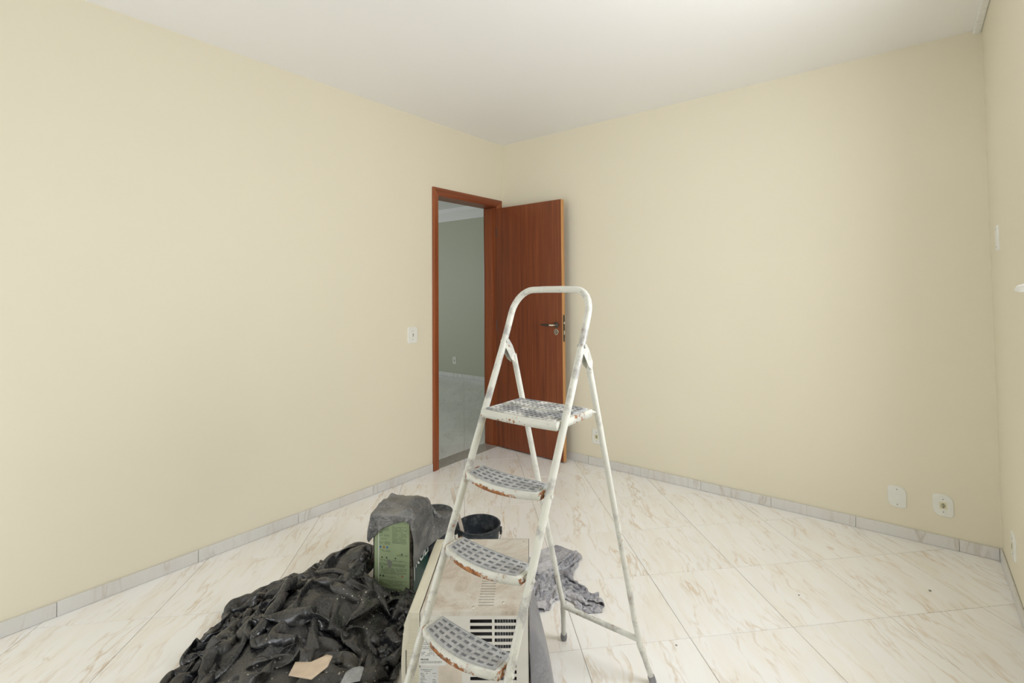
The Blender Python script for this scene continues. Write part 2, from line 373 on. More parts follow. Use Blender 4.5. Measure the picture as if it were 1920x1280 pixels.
for s_ in (1,-1):
    for g_ in 'lrt': casing(g_,s_)
a_=math.atan2(-.012,.70); ca,sa=math.cos(a_),math.sin(a_)
def lf(u,v,z): return (.016+u*ca-v*sa,-.107+u*sa+v*ca,z)      # u along the leaf from the hinge, v into its thickness (away from the room)
LL=.692
mb=MB(); mb.box((0,0,.010),(LL-.004,.035,2.072),lf); leaf=mb.build('door_leaf',M['door'],door,bevel=.0012,seg=1)
mb=MB(); mb.box((LL-.0045,.0,.010),(LL,.035,2.072),lf); pr(mb.build('edge_strip',M['edge'],leaf),'pale raw wood edge of the leaf')
hu,hz=LL-.060,1.02
mb=MB()
def disc(mb,u,z,r,v0,v1,sx=1,sz=1,mi=0,n=20):
    P=[(u+sx*r*math.cos(2*math.pi*k/n), z+sz*r*math.sin(2*math.pi*k/n)) for k in range(n)]
    mb.prism(P,v0,v1,lambda a,b,c:lf(a,c,b),mi)
disc(mb,hu,hz+.055,.024,-.007,0); mb.build('handle_rose',M['brass'],leaf,bevel=.002,seg=2)
mb=MB(); mb.tube([lf(hu,-.006,hz+.055),lf(hu,-.042,hz+.055),lf(hu-.008,-.052,hz+.055),lf(hu-.03,-.054,hz+.055)],.0085,10)
mb.build('lever_neck',M['chrome'],leaf,smooth=60)
mb=MB(); mb.tube([lf(hu-.028,-.054,hz+.055),lf(hu-.06,-.055,hz+.055),lf(hu-.115,-.052,hz+.058)],[.0075,.009,.0065],10); mb.build('lever',M['brass'],leaf,smooth=60)
mb=MB(); disc(mb,hu,hz,.021,-.006,0,1,1.15); mb.build('keyhole_rose',M['chrome'],leaf,bevel=.0015,seg=1)
mb=MB(); disc(mb,hu,hz,.016,-.0075,-.005,1,1.15); mb.build('keyhole_ring',M['brass'],leaf)
mb=MB(); disc(mb,hu,hz,.0085,-.0095,-.006,1,1.5); mb.build('lock_cylinder',M['chrome'],leaf)
mb=MB(); disc(mb,hu,hz,.004,-.0105,-.009,1,1.8); mb.build('keyhole',M['dark'],leaf)
mb=MB(); mb.box((LL-.001,.007,hz-.075),(LL+.0015,.028,hz+.135),lf); lp=mb.build('lock_plate',M['brass'],leaf)
mb=MB(); mb.box((LL,.010,hz+.062),(LL+.010,.025,hz+.082),lf); mb.build('latch',M['chrome'],leaf,bevel=.002,seg=1)
mb=MB(); mb.box((LL,.010,hz-.02),(LL+.004,.025,hz+.012),lf); mb.build('bolt',M['chrome'],leaf)
for z in (.22,1.05,1.86):
    mb=MB(); mb.tube([(.009,-.099,z-.04),(.009,-.099,z+.04)],.006,10); mb.build('hinge',M['brass'],door,smooth=60)

# ---------------------------------------------------------------- windows (behind and beside the camera)
def glass_mat():
    t=NT('window_glass'); tr=t.n('ShaderNodeBsdfTransparent'); gl=t.n('ShaderNodeBsdfGlossy'); gl.inputs['Roughness'].default_value=.02
    mx=t.n('ShaderNodeMixShader'); mx.inputs[0].default_value=.06; t.l(tr.outputs[0],mx.inputs[1]); t.l(gl.outputs[0],mx.inputs[2])
    t.l(mx.outputs[0],t.t.nodes['Material Output'].inputs[0]); return t.m
M['glass']=glass_mat()
def window(name,fr,x0,x1,z0,z1,n):
    w=empty(name,fr((x0+x1)/2,.07,z0),kind='structure')
    mb=MB(); b=.045
    mb.box((x0,.03,z0),(x1,.11,z0+b),fr).box((x0,.03,z1-b),(x1,.11,z1),fr).box((x0,.03,z0+b),(x0+b,.11,z1-b),fr).box((x1-b,.03,z0+b),(x1,.11,z1-b),fr)
    mb.build('window_frame',M['alu'],w)
    for k in range(n):
        a=x0+b+(x1-x0-2*b)*k/n; c=x0+b+(x1-x0-2*b)*(k+1)/n; v=.055 if k%2 else .08
        mb=MB(); s=.03
        mb.box((a,v,z0+b),(c,v+.02,z0+b+s),fr).box((a,v,z1-b-s),(c,v+.02,z1-b),fr).box((a,v,z0+b+s),(a+s,v+.02,z1-b-s),fr).box((c-s,v,z0+b+s),(c,v+.02,z1-b-s),fr)
        f=mb.build('sash',M['alu'],w)
        mb=MB(); mb.box((a+s,v+.008,z0+b+s),(c-s,v+.012,z1-b-s),fr); mb.build('window_pane',M['glass'],f)
    return w
w1=window('window_1',lambda a,b,c:(RW+b,-a,c),1.30,2.14,WZ0,WZ1,2)
mb=MB(); mb.tube([(3.127,-1.352,1.336),(3.132,-1.365,1.339),(3.16,-1.44,1.352),(3.19,-1.50,1.362)],[.006,.0105,.0112,.0112],14)
mb.tube([(3.176,-1.47,1.357),(RW+.056,-1.47,1.357)],.007,8)
pr(mb.build('window_lever',M['alu'],w1,smooth=60),'rounded white lever tip sticking out from the window')
window('window_2',lambda a,b,c:(a,YB-b,c),VX0,VX1,BZ0,BZ1,2)

# ---------------------------------------------------------------- wall plates
def wallplate(name,fr,w,h,label,cat,kind,radii):
    """fr(a,b,c): a across, b up, c out of the wall; origin at its centre"""
    t=empty(name,fr(0,0,0),label,cat)
    P=rrect(w,h,radii); n=len(P); mb=MB()
    Q=[(x*.93,y*.95) for x,y in P]
    mb.add([fr(*p,0) for p in P]+[fr(*p,.004) for p in P]+[fr(*q,.0075) for q in Q],[(k,(k+1)%n,n+(k+1)%n,n+k) for k in range(n)]+[(n+k,n+(k+1)%n,2*n+(k+1)%n,2*n+k) for k in range(n)]+[tuple(range(2*n,3*n)),tuple(range(n))[::-1]])
    mb.build('cover_plate',M['plate'],t,smooth=35)
    sy={'blank':.040,'switch':.030}.get(kind,.032)
    for s in (1,-1):
        mb=MB(); mb.lathe([(.0028,.0),(.0028,.0012),(.0,.0014)],fr(0,s*sy,.0072),10,Vector(fr(0,0,1))-Vector(fr(0,0,0))); mb.build('screw',M['screw'],t)
    if kind=='socket':
        mb=MB(); mb.prism(rrect(.032,.036,.002,2),.006,.0088,fr); ins=mb.build('socket_insert',M['insert'],t)
        mb=MB(); mb.prism([(0.0105*math.cos(q*math.pi/8)*1.0,.0135*math.sin(q*math.pi/8)) for q in range(16)],.0085,.0092,fr); mb.build('socket_well',M['well'],ins)
        for x,y in ((0,.0075),(.003,0),(0,-.0075)):
            mb=MB(); mb.lathe([(.0024,0),(.0024,.0009),(0,.001)],fr(x,y,.0088),8,Vector(fr(0,0,1))-Vector(fr(0,0,0))); mb.build('socket_hole',M['dark'],ins)
    if kind=='switch':
        mb=MB(); mb.prism(rrect(.012,.034,.002,2),.006,.0085,fr); ins=mb.build('switch_insert',M['plate'],t)
        mb=MB(); mb.add([fr(-.003,-.012,.0085),fr(.003,-.012,.0085),fr(.003,.012,.0085),fr(-.003,.012,.0085),fr(-.003,.009,.0115),fr(.003,.009,.0115)],[(0,1,5,4),(4,5,2,3),(0,4,3),(1,2,5),(0,3,2,1)]); mb.build('rocker',M['screw'],ins)
    return t
bk=lambda X,Z:(lambda a,b,c:(X+a,-c,Z+b)); lw=lambda Y,Z:(lambda a,b,c:(c,Y+a,Z+b)); rw=lambda Y,Z:(lambda a,b,c:(RW-c,Y-a,Z+b))
LF=(.034,.017,.034,.017)
wallplate('blank_plate',bk(2.792,.214),.083,.114,'blank white wall plate with two screws, beside the power socket on the back wall','plate','blank',LF)
wallplate('power_socket',bk(2.984,.215),.084,.112,'white wall socket with a three-hole yellowed insert, nearest the right corner of the back wall','socket','socket',LF)
wallplate('power_socket',bk(.935,.220),.080,.112,'white wall socket low on the back wall near the door, half behind the ladder','socket','socket',(.016,.012,.016,.012))
wallplate('light_switch',lw(-1.025,1.033),.086,.118,'white light switch with rounded corners on the left wall beside the door frame','switch','switch',.018)
wallplate('power_socket',rw(-.395,.230),.085,.116,'white wall socket low on the right wall, seen nearly edge-on','socket','socket',LF)
wallplate('blank_plate',rw(-.285,1.567),.075,.116,'small white plate high on the right wall near the corner','plate','blank',.008)
wallplate('power_socket',lambda a,b,c:(-2.85+a,HY1-c,.262+b),.085,.115,'white wall socket in the dim hall beyond the doorway','socket','socket',.02)

# ---------------------------------------------------------------- crumpled sheets: gathered into their outlines by a small particle simulation
def lumps(n,m,sc,rg):
    a=rg.normal(size=(int(n/sc)+3,int(m/sc)+3)); yi=np.linspace(0,a.shape[0]-1.001,n); xi=np.linspace(0,a.shape[1]-1.001,m)
    y0=yi.astype(int); x0=xi.astype(int); fy=(yi-y0)[:,None]; fx=(xi-x0)[None]; fy=fy*fy*(3-2*fy); fx=fx*fx*(3-2*fx)
    return a[y0][:,x0]*(1-fy)*(1-fx)+a[y0+1][:,x0]*fy*(1-fx)+a[y0][:,x0+1]*(1-fy)*fx+a[y0+1][:,x0+1]*fy*fx
class Sheet:
    def __init__(s,pos,rest,bend=.06):
        s.n,s.m=pos.shape[:2]; s.x=pos.reshape(-1,3).copy(); s.v=np.zeros_like(s.x); n,m=s.n,s.m; idx=np.arange(n*m).reshape(n,m); s.links=[]; s.rest=rest
        I,J=np.mgrid[0:n,0:m]
        def add(a,b,par,L,k):
            for q in (0,1): sel=(par%2==q); s.links.append((a[sel],b[sel],L,k))
        add(idx[:-1],idx[1:],I[:-1],rest,1.); add(idx[:,:-1],idx[:,1:],J[:,:-1],rest,1.)
        add(idx[:-1,:-1],idx[1:,1:],I[:-1,:-1],rest*2**.5,.6); add(idx[1:,:-1],idx[:-1,1:],I[1:,:-1],rest*2**.5,.6)
        add(idx[:-2],idx[2:],I[:-2]//2,rest*2,bend); add(idx[:,:-2],idx[:,2:],J[:,:-2]//2,rest*2,bend)
    def solve(s,it):
        x=s.x
        for _ in range(it):
            for A,B,L,k in s.links:
                d=x[B]-x[A]; l=np.sqrt((d*d).sum(1))+1e-9; dd=d*((l-L)/l*.5*k)[:,None]; x[A]+=dd; x[B]-=dd
    def pairs(s,r):
        x=s.x; c=np.floor(x/r).astype(np.int64); c-=c.min(0)-1; S=c.max(0)+3; key=(c[:,0]*S[1]+c[:,1])*S[2]+c[:,2]; o=np.argsort(key,kind='stable'); ks=key[o]; PA=[];PB=[]
        for dx in (-1,0,1):
            for dy in (-1,0,1):
                for dz in (-1,0,1):
                    off=(dx*S[1]+dy)*S[2]+dz
                    if off<0: continue
                    lo=np.searchsorted(ks,ks+off,'left'); cnt=np.searchsorted(ks,ks+off,'right')-lo; tot=cnt.sum()
                    if tot==0: continue
                    a=np.repeat(np.arange(len(ks)),cnt); b=np.arange(tot)+np.repeat(lo-np.concatenate([[0],np.cumsum(cnt)[:-1]]),cnt)
                    if off==0: ok=a<b; a=a[ok]; b=b[ok]
                    PA.append(o[a]); PB.append(o[b])
        a=np.concatenate(PA); b=np.concatenate(PB); far=(np.abs(a//s.m-b//s.m)>2)|(np.abs(a%s.m-b%s.m)>2); a=a[far]; b=b[far]
        d=x[b]-x[a]; ok=(d*d).sum(1)<(r*1.15)**2; return a[ok],b[ok]
    def apart(s,ab,th):
        a,b=ab; d=s.x[b]-s.x[a]; l=np.sqrt((d*d).sum(1))+1e-9; ok=l<th; a=a[ok];b=b[ok];d=d[ok];l=l[ok]
        dd=d*((th-l)/l*.25)[:,None]; n=len(s.x); cnt=np.bincount(a,minlength=n)+np.bincount(b,minlength=n); acc=np.zeros_like(s.x)
        for c in range(3): acc[:,c]=np.bincount(b,dd[:,c],n)-np.bincount(a,dd[:,c],n)
        s.x+=acc/np.maximum(1,cnt*.5)[:,None]
    def run(s,steps,collide,th,fr,dt=.012):
        for k in range(steps):
            old=s.x.copy(); s.v[:,2]-=9.8*dt; s.v*=.97; sp=np.sqrt((s.v**2).sum(1)); s.v*=np.minimum(1,1.2/np.maximum(sp,1e-6))[:,None]; s.x+=s.v*dt
            if k%3==0: ab=s.pairs(th*1.35)
            for _ in range(4): s.solve(2); s.apart(ab,th); touch=collide(s.x,k/steps)
            dx=s.x-old; dx[touch,:2]*=1-fr; s.x[touch,:2]=old[touch,:2]+dx[touch,:2]; s.v=(s.x-old)/dt
def outline_pull(x,poly,k=.6):
    P=x[:,:2]; n=len(poly); best=np.full(len(P),1e9); near=np.zeros_like(P); inside=np.zeros(len(P),bool)
    for i in range(n):
        a=poly[i]; b=poly[(i+1)%n]; e=b-a; t=np.clip(((P-a)@e)/(e@e),0,1); q=a+t[:,None]*e; d=np.hypot(*(P-q).T); m=d<best; best[m]=d[m]; near[m]=q[m]
        den=(b[1]-a[1]) or 1e-12; inside^=((a[1]>P[:,1])!=(b[1]>P[:,1]))&(P[:,0]<(b[0]-a[0])*(P[:,1]-a[1])/den+a[0])
    o=~inside; x[o,:2]+=(near[o]-P[o])*k
def keep_out_box(x,c,ax,hx,hy,z1,m=.004):
    ax=np.array(ax)/np.hypot(*ax); ay=np.array([-ax[1],ax[0]]); r=x[:,:2]-c; u=r@ax; v=r@ay; pu=hx+m-np.abs(u); pv=hy+m-np.abs(v); pz=z1+m-x[:,2]; ins=(pu>0)&(pv>0)&(pz>0); i=np.nonzero(ins)[0]
    if len(i):
        w=np.argmin(np.stack([pu[i],pv[i],pz[i]]),0)
        j=i[w==0]; x[j,:2]+=(np.sign(u[j])*pu[j])[:,None]*ax
        j=i[w==1]; x[j,:2]+=(np.sign(v[j])*pv[j])[:,None]*ay
        j=i[w==2]; x[j,2]+=pz[j]
    return ins
def keep_out_cyl(x,c,R,z1,m=.004):
    r=x[:,:2]-c; l=np.hypot(*r.T)+1e-9; p=R+m-l; pz=z1+m-x[:,2]; ins=(p>0)&(pz>0); i=np.nonzero(ins)[0]; a=p[i]<pz[i]
    j=i[a]; x[j,:2]+=r[j]/l[j,None]*p[j,None]; j=i[~a]; x[j,2]+=pz[j]; return ins
def fine(P,k,amps,seed,rest):
    """resample the grid k times finer with smooth curves, then press sharp creases into it along its normals"""
    def up(A):
        n=A.shape[0]; t=np.linspace(0,n-1,(n-1)*k+1); i=np.minimum(t.astype(int),n-2); f=(t-i).reshape((-1,)+(1,)*(A.ndim-1)); g=lambda q:A[np.clip(i+q,0,n-1)]
        return .5*((2*g(0))+(g(1)-g(-1))*f+(2*g(-1)-5*g(0)+4*g(1)-g(2))*f*f+(3*g(0)-g(-1)-3*g(1)+g(2))*f**3)
    Q=up(P); Q=up(Q.transpose(1,0,2)).transpose(1,0,2); N=np.cross(np.gradient(Q,axis=1),np.gradient(Q,axis=0)); N/=np.linalg.norm(N,axis=2,keepdims=True)+1e-9; N*=np.sign(N[...,2].sum())
    rg=np.random.default_rng(seed); n,m=Q.shape[:2]; h=np.zeros((n,m)); yy,xx=np.mgrid[0:n,0:m].astype(float)
    for size,amp in amps:
        cells=max(8,int(n*m*(rest/k)**2/(size*size))); cy=rg.uniform(0,n,cells); cx=rg.uniform(0,m,cells); gx=rg.normal(0,1,cells); gy=rg.normal(0,1,cells); of=rg.uniform(-.5,.5,cells); S=size*k/rest
        # facets: a tilted plane around each random point, the highest one wins, so their borders are sharp folds
        best=np.full((n,m),-1e9); R_=int(2.2*S)+1
        for q in range(cells):
            y0,y1=max(0,int(cy[q])-R_),min(n,int(cy[q])+R_); x0,x1=max(0,int(cx[q])-R_),min(m,int(cx[q])+R_); dy=(yy[y0:y1,x0:x1]-cy[q])/S; dx=(xx[y0:y1,x0:x1]-cx[q])/S
            best[y0:y1,x0:x1]=np.maximum(best[y0:y1,x0:x1],of[q]+.8*(gx[q]*dx+gy[q]*dy)-1.4*(dx*dx+dy*dy))
        best=np.where(best<-5,0,best); h+=amp*(best-best.mean())
    return Q+N*h[...,None]
def sheet_object(name,S,mat,loc,thick,label,cat,k,amps,seed):
    n,m=S.n,S.m; P=S.x.reshape(n,m,3); K=P.copy(); K[1:-1,1:-1]=.84*P[1:-1,1:-1]+.04*(P[:-2,1:-1]+P[2:,1:-1]+P[1:-1,:-2]+P[1:-1,2:])
    K=fine(K,k,amps,seed,S.rest); K[...,2]=np.maximum(K[...,2],.0022+.0004*(K[...,2]<.0022)); n,m=K.shape[:2]
    I=np.arange(n*m).reshape(n,m); F=np.stack([I[:-1,:-1],I[1:,:-1],I[1:,1:],I[:-1,1:]],-1).reshape(-1,4)
    me=D.meshes.new(name); me.from_pydata((K.reshape(-1,3)-np.array(loc)).tolist(),[],F.tolist()); o=link(name,me,mat,None,180); o.location=loc
    so=o.modifiers.new('thickness','SOLIDIFY'); so.thickness=thick; so.offset=0
    return pr(o,label,cat)
def start(Lx,Ly,d,c,ang,su,sv,seed,z0,amps,bend=.06):
    n,m=int(round(Ly/d)),int(round(Lx/d)); V,U=np.mgrid[0:n,0:m]*d; U=U-U.max()/2; V=V-V.max()/2; rg=np.random.default_rng(seed); co,si=math.cos(ang),math.sin(ang)
    X=c[0]+su*U*co-sv*V*si; Y=c[1]+su*U*si+sv*V*co; Z=z0+0*X
    for sc,az,ah in amps: Z=Z+az*lumps(n,m,sc,rg); X=X+ah*lumps(n,m,sc,rg); Y=Y+ah*lumps(n,m,sc,rg)
    return Sheet(np.stack([X,Y,Z],-1),d,bend)
# the tarp heap
TP=np.array([(.60,-1.86),(.53,-2.0),(.535,-2.12),(.60,-2.25),(.585,-2.33),(.53,-2.42),(.60,-2.50),(.67,-2.585),(.82,-2.76),(1.0,-2.95),(1.35,-3.02),(1.62,-2.8),(1.60,-2.5),(1.50,-2.35),(1.28,-2.04),(1.17,-1.93),(1.10,-1.97),(.93,-2.05),(.86,-1.92),(.76,-1.84)])
TC=TP.mean(0)
def tarp_rules(x,t):
    outline_pull(x,TC+(TP-TC)*(1+.55*max(0,1-t/.6)))
    if t>.6: keep_out_box(x,np.array([.9824,-1.8931]),(-.89,-.45),.103,.103,.36)
    h=.155*np.exp(-((x[:,0]-.95)/.22)**2-((x[:,1]+2.30)/.24)**2)+.13*np.exp(-((x[:,0]-.78)/.12)**2-((x[:,1]+2.0)/.13)**2)+.085*np.exp(-((x[:,0]-1.25)/.25)**2-((x[:,1]+2.6)/.2)**2)
    h=np.maximum(h,.004); f=x[:,2]<h; x[f,2]=h[f]; return f|(x[:,2]<h+.002)
S=start(2.5,1.9,.025,(1.02,-2.45),math.radians(28),.72,.62,5,.22,((7,.05,.03),(3.5,.05,.015)),.015)
S.run(250,tarp_rules,.0135,.25); S.run(50,lambda x,t:tarp_rules(x,1.),.0135,.6)
sheet_object('tarp',S,M['tarp'],(1.0,-2.4,0),.0012,'crumpled black plastic tarp heaped on the floor, dusty with white paint flakes','tarp',4,((.13,.004),(.06,.0022),(.028,.0009)),1)
# film over the tin
FC=np.array([.9824,-1.8931]); FL=np.array([-.8924,-.4512]); FB=np.array([-.4512,.8924])
def film_rules(x,t):
    hh=.352+.016*(1+np.sin(x[:,0]*38+1)*np.cos(x[:,1]*31+.5)); i=keep_out_box(x,FC,FL,.096,.096,.354,.009)
    r=x[:,:2]-FC; g=(x[:,2]>.33)&(x[:,2]<hh)&(np.abs(r@FL)<.09)&(np.abs(r@FB)<.09); x[g,2]=hh[g]
    j=keep_out_cyl(x,np.array([.978,-1.686]),.092,.260,.007); k=keep_out_cyl(x,np.array([1.165,-1.570]),.11,.205,.006); f=x[:,2]<.004; x[f,2]=.004; return i|g|j|k|f
S=start(.46,.335,.0095,(.9824+.018,-1.8931+.034),math.radians(38),1,1,11,.39,((9,.012,0),(4,.008,0)))
S.run(110,film_rules,.008,.9)
sheet_object('plastic_film',S,M['film'],(.98,-1.88,.36),.0008,'dusty dark grey plastic film draped over the top of the green tin','plastic film',4,((.06,.0022),(.025,.0009)),2)
# rag on the tiles
RP=np.array([(1.402,-1.106),(1.447,-1.072),(1.530,-1.134),(1.556,-1.240),(1.564,-1.340),(1.619,-1.419),(1.687,-1.419),(1.759,-1.439),(1.821,-1.498),(1.808,-1.543),(1.749,-1.587),(1.691,-1.536),(1.631,-1.549),(1.624,-1.600),(1.650,-1.677),(1.638,-1.716),(1.596,-1.697),(1.563,-1.646),(1.507,-1.603),(1.369,-1.439),(1.301,-1.368),(1.329,-1.250)])
RM=RP.mean(0)
def rag_rules(x,t):
    outline_pull(x,RM+(RP-RM)*(1+.6*max(0,1-t/.7))); f=x[:,2]<.003; x[f,2]=.003; return f
S=start(.60,.644,.0115,RM,math.radians(100),.75,.75,3,.05,((6,.02,.01),(3,.01,0)))
S.run(160,rag_rules,.0084,.2); S.run(30,lambda x,t:rag_rules(x,1.),.0084,.6)
sheet_object('rag',S,M['rag'],(1.6,-1.45,0),.0018,'crumpled dusty grey cloth rag spread on the tiles behind the ladder','rag',4,((.05,.006),(.022,.0028)),3)

# ---------------------------------------------------------------- green paint tin
F0=Vector((1.11,-1.935,0)); le=Vector((-.89,-.45,0)).normalized(); be=Vector((-.45,.89,0)).normalized()
CH=.345; CW=.19
def cf(a,b,z): return tuple(F0+le*a+be*b+Vector((0,0,z)))          # a along the light face (to the left), b along the dark face (away)
tin=empty('paint_tin',cf(CW/2,CW/2,0),'tall square tin, pale green label on one side and dark green on the other','paint tin')
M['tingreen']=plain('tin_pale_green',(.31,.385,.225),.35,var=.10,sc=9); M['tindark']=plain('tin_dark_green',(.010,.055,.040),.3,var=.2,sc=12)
t=NT('tin_metal'); c=t.coord(); n=t.noise(c,30,5,.7); M['tinmetal']=t.out(t.ramp(n,[(.4,(.07,.062,.052)),(.6,(.20,.18,.15))]),.45,.7)
def faceplate(b0,n1,frm,mat,name):
    mb=MB(); mb.prism([(.008,.010),(CW-.008,.010),(CW-.008,CH-.012),(.008,CH-.012)],0,.0012,frm); return mb.build(name,mat,tin)
mb=MB(); P=[(x+CW/2,y+CW/2) for x,y in rrect(CW-.002,CW-.002,.014,5)]
mb.prism(P,.004,CH-.004,lambda a,b,c:cf(a,b,c)); mb.build('tin_body',M['tinmetal'],tin,smooth=30)
for z in (.004,CH-.004):
    mb=MB(); Q=[(x+CW/2,y+CW/2) for x,y in rrect(CW,CW,.015,5)]; mb.tube([cf(x,y,z) for x,y in Q],.0035,6,closed=True); mb.build('rim',M['tinmetal'],tin,smooth=60)
lfr=lambda a,z,c:cf(a,-c,z); dfr=lambda b,z,c:cf(-c,b,z)
def rp(w,frm,z0,z1,mat,name,x0=.012):
    mb=MB(); mb.prism([(x0,z0),(w-.012,z0),(w-.012,z1),(x0,z1)],-.0005,.0006,frm); return mb.build(name,mat,tin)
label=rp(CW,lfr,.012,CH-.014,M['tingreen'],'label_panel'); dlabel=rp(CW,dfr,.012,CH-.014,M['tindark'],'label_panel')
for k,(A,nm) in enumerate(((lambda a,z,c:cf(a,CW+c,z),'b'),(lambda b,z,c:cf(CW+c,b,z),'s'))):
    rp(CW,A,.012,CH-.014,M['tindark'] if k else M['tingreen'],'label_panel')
ink=plain('label_ink',(.035,.055,.03),.5); M['ink']=ink
inks=dict(blue=plain('ink_blue',(.04,.13,.36),.5),orange=plain('ink_orange',(.38,.15,.03),.5),red=plain('ink_red',(.42,.10,.07),.5),yellow=plain('ink_yellow',(.42,.40,.12),.5),white=plain('ink_white',(.68,.68,.64),.5),grey=plain('ink_grey',(.20,.21,.19),.5))
def words(mb,frm,x0,x1,z,h,r,fill=.86,c=.0009):
    x=x0
    while x<x1-.002:
        w=min(r.uniform(.0025,.010),x1-x)
        if r.random()<fill: mb.add([frm(x,z,c),frm(x+w,z,c),frm(x+w,z+h,c),frm(x,z+h,c)],[(0,1,2,3)])
        x+=w+.0012
r=random.Random(21)
# the label is read from its left edge: distance a runs from the front corner, so mirror it
L_=lambda x,z,c:lfr(CW-x,z,c)
mb=MB(); z=.318
def para(x0,x1,z0,z1,p=.0042,h=.0013,fill=.85):
    z=z1
    while z>z0: words(mb,L_,x0,x1-(r.random()<.15)*.02,z,h,r,fill); z-=p
para(.036,.080,.285,.312); para(.036,.060,.272,.274,h=.0022); para(.036,.085,.258,.266); para(.034,.072,.243,.249); para(.034,.088,.226,.236)
para(.096,.165,.232,.305); para(.040,.088,.192,.199); para(.118,.170,.178,.184); para(.034,.165,.150,.158); para(.036,.165,.132,.142,h=.0016)
para(.046,.165,.098,.124); para(.060,.115,.080,.087); para(.036,.165,.045,.070); para(.044,.150,.022,.034,h=.0018)
pp=mb.build('small_print',M['ink'],label); pr(pp,'fine dark print on the pale green label',kind='stuff')
def icon(cx,cz,rad,mat,n=8,name='icon',st=1.0,rot=0):
    mb=MB(); P=[(cx+rad*math.cos(2*math.pi*k/n+rot),cz+st*rad*math.sin(2*math.pi*k/n+rot)) for k in range(n)]; mb.prism(P,.0004,.0010,L_); return mb.build(name,mat,label)
for k,(x,m_) in enumerate(((.040,'blue'),(.057,'orange'),(.073,'blue'))): icon(x,.213,.0048,inks[m_],5,'colour_mark',1.1,.5*k)
for x in (.048,.070,.112): icon(x,.168,.0036,M['ink'],10)
for x in (.124,.142): icon(x,.188,.0042,inks['yellow'] if x<.13 else M['ink'],4)
icon(.144,.092,.006,inks['red'],3,'warning_triangle',1,math.pi/2); icon(.048,.126,.0035,M['ink'],6); icon(.040,.088,.004,M['ink'],8); icon(.054,.088,.0045,M['ink'],12)
icon(.046,.278,.0055,M['ink'],4,'dark_bar',.35,math.pi/4)
mb=MB(); mb.prism([(.071,.165),(.098,.150),(.092,.140),(.088,.120),(.078,.128)],.0004,.0011,L_); mb.build('paint_smear',inks['grey'],label)
mb=MB(); mb.prism([(.030,.06),(.0325,.06),(.0335,.2),(.032,.31),(.029,.31),(.030,.2)],.0004,.0014,L_); mb.build('paint_drip',inks['white'],label)
# dark face: white drip, white flash and the lettering
R_=lambda x,z,c:dfr(x,z,c)
mb=MB(); mb.prism([(.018,.07),(.024,.065),(.026,.09),(.0235,.2),(.0215,.3),(.017,.3),(.019,.2)],.0004,.0018,R_); mb.build('paint_drip',inks['white'],dlabel)
mb=MB(); mb.prism([(.040,.31),(.075,.31),(.062,.20),(.050,.165),(.044,.20)],.0004,.0012,R_); mb.build('white_flash',inks['white'],dlabel)
mb=MB(); mb.prism([(.085,.31),(.16,.31),(.14,.262),(.11,.235)],.0004,.0012,R_); mb.build('pale_flash',inks['grey'],dlabel)
def lettering(name,body,size,frm,parent,mat,x,z,c=.0016,sx=1.0,bold=0):
    cu=D.curves.new(name,'FONT'); cu.body=body; cu.size=size; cu.extrude=0; cu.offset=bold; cu.resolution_u=3
    ob=D.objects.new(name+'_tmp',cu); COL.objects.link(ob); dg=bpy.context.evaluated_depsgraph_get(); me0=ob.evaluated_get(dg).to_mesh()
    org=wl(parent); V=[tuple(Vector(frm(x+v.co.x*sx,z+v.co.y,c))-org) for v in me0.vertices]; F=[tuple(p.vertices) for p in me0.polygons]
    ob.evaluated_get(dg).to_mesh_clear(); D.objects.remove(ob)
    me=D.meshes.new(name); me.from_pydata(V,[],F); return link(name,me,mat,parent)
lettering('lettering','KOLI',.072,R_,dlabel,inks['white'],.033,.115,.0015,.95,.0015)

# ---------------------------------------------------------------- buckets and stick
def bucket(name,c,R0,R1,h,label,mat,handle=True):
    t=empty(name,(*c,0),label,'bucket'); w=.0035
    mb=MB(); mb.lathe([(0,.0035),(R0-.004,.0035),(R0,.008),(R1-.004,h-.028),(R1+.002,h-.026),(R1+.002,h-.018),(R1-.001,h-.016),(R1,h-.004),(R1+.0035,h-.002),(R1+.003,h),(R1-w,h),(R1-w-.001,h-.03),(R0-w,.012),(0,.010)],(*c,0),40)
    mb.build('bucket_wall',mat,t,smooth=35)
    if handle:
        for s in (1,-1):
            mb=MB(); ex=Vector((.793,.609,0))*s; ey=Vector((-.609,.793,0))*s; o=Vector((*c,h-.035))+ex*(R1+.001)
            mb.box((-.002,-.014,-.012),(.008,.014,.016),lambda a,b,z:tuple(o+ex*a+ey*b+Vector((0,0,z)))); mb.build('handle_ear',mat,t,bevel=.002)
        pts=[]
        for k in range(17):
            a=math.pi*k/16; ex=Vector((.793,.609,0)); fw=Vector((-.609,.793,0))
            pts.append(Vector((*c,h-.035))+ex*((R1+.010)*math.cos(a))-fw*((R1+.012)*math.sin(a)*.95)+Vector((0,0,-.045*math.sin(a))))
        mb=MB(); mb.tube(pts,.0017,6); mb.build('wire_handle',M['screw'],t,smooth=60)
    return t
t=NT('black_bucket_plastic'); c=t.coord(); n=t.noise(c,18,5,.7); n2=t.noise(c,60,3)
M['bucket']=t.out(t.mix(t.math('MULTIPLY',t.ramp(n,[(.48,0),(.66,1)]),.5),t.mix(n2,(.018,.022,.027),(.035,.042,.05)),(.22,.235,.25)),.5)
bucket('bucket',(1.165,-1.570),.088,.106,.205,'open black plastic bucket standing behind the ladder, plaster smears on its rim',M['bucket'])
b2=bucket('bucket',(.978,-1.686),.070,.082,.250,'lidded black bucket behind the tin, mostly hidden under the grey film',M['bucket'],False)
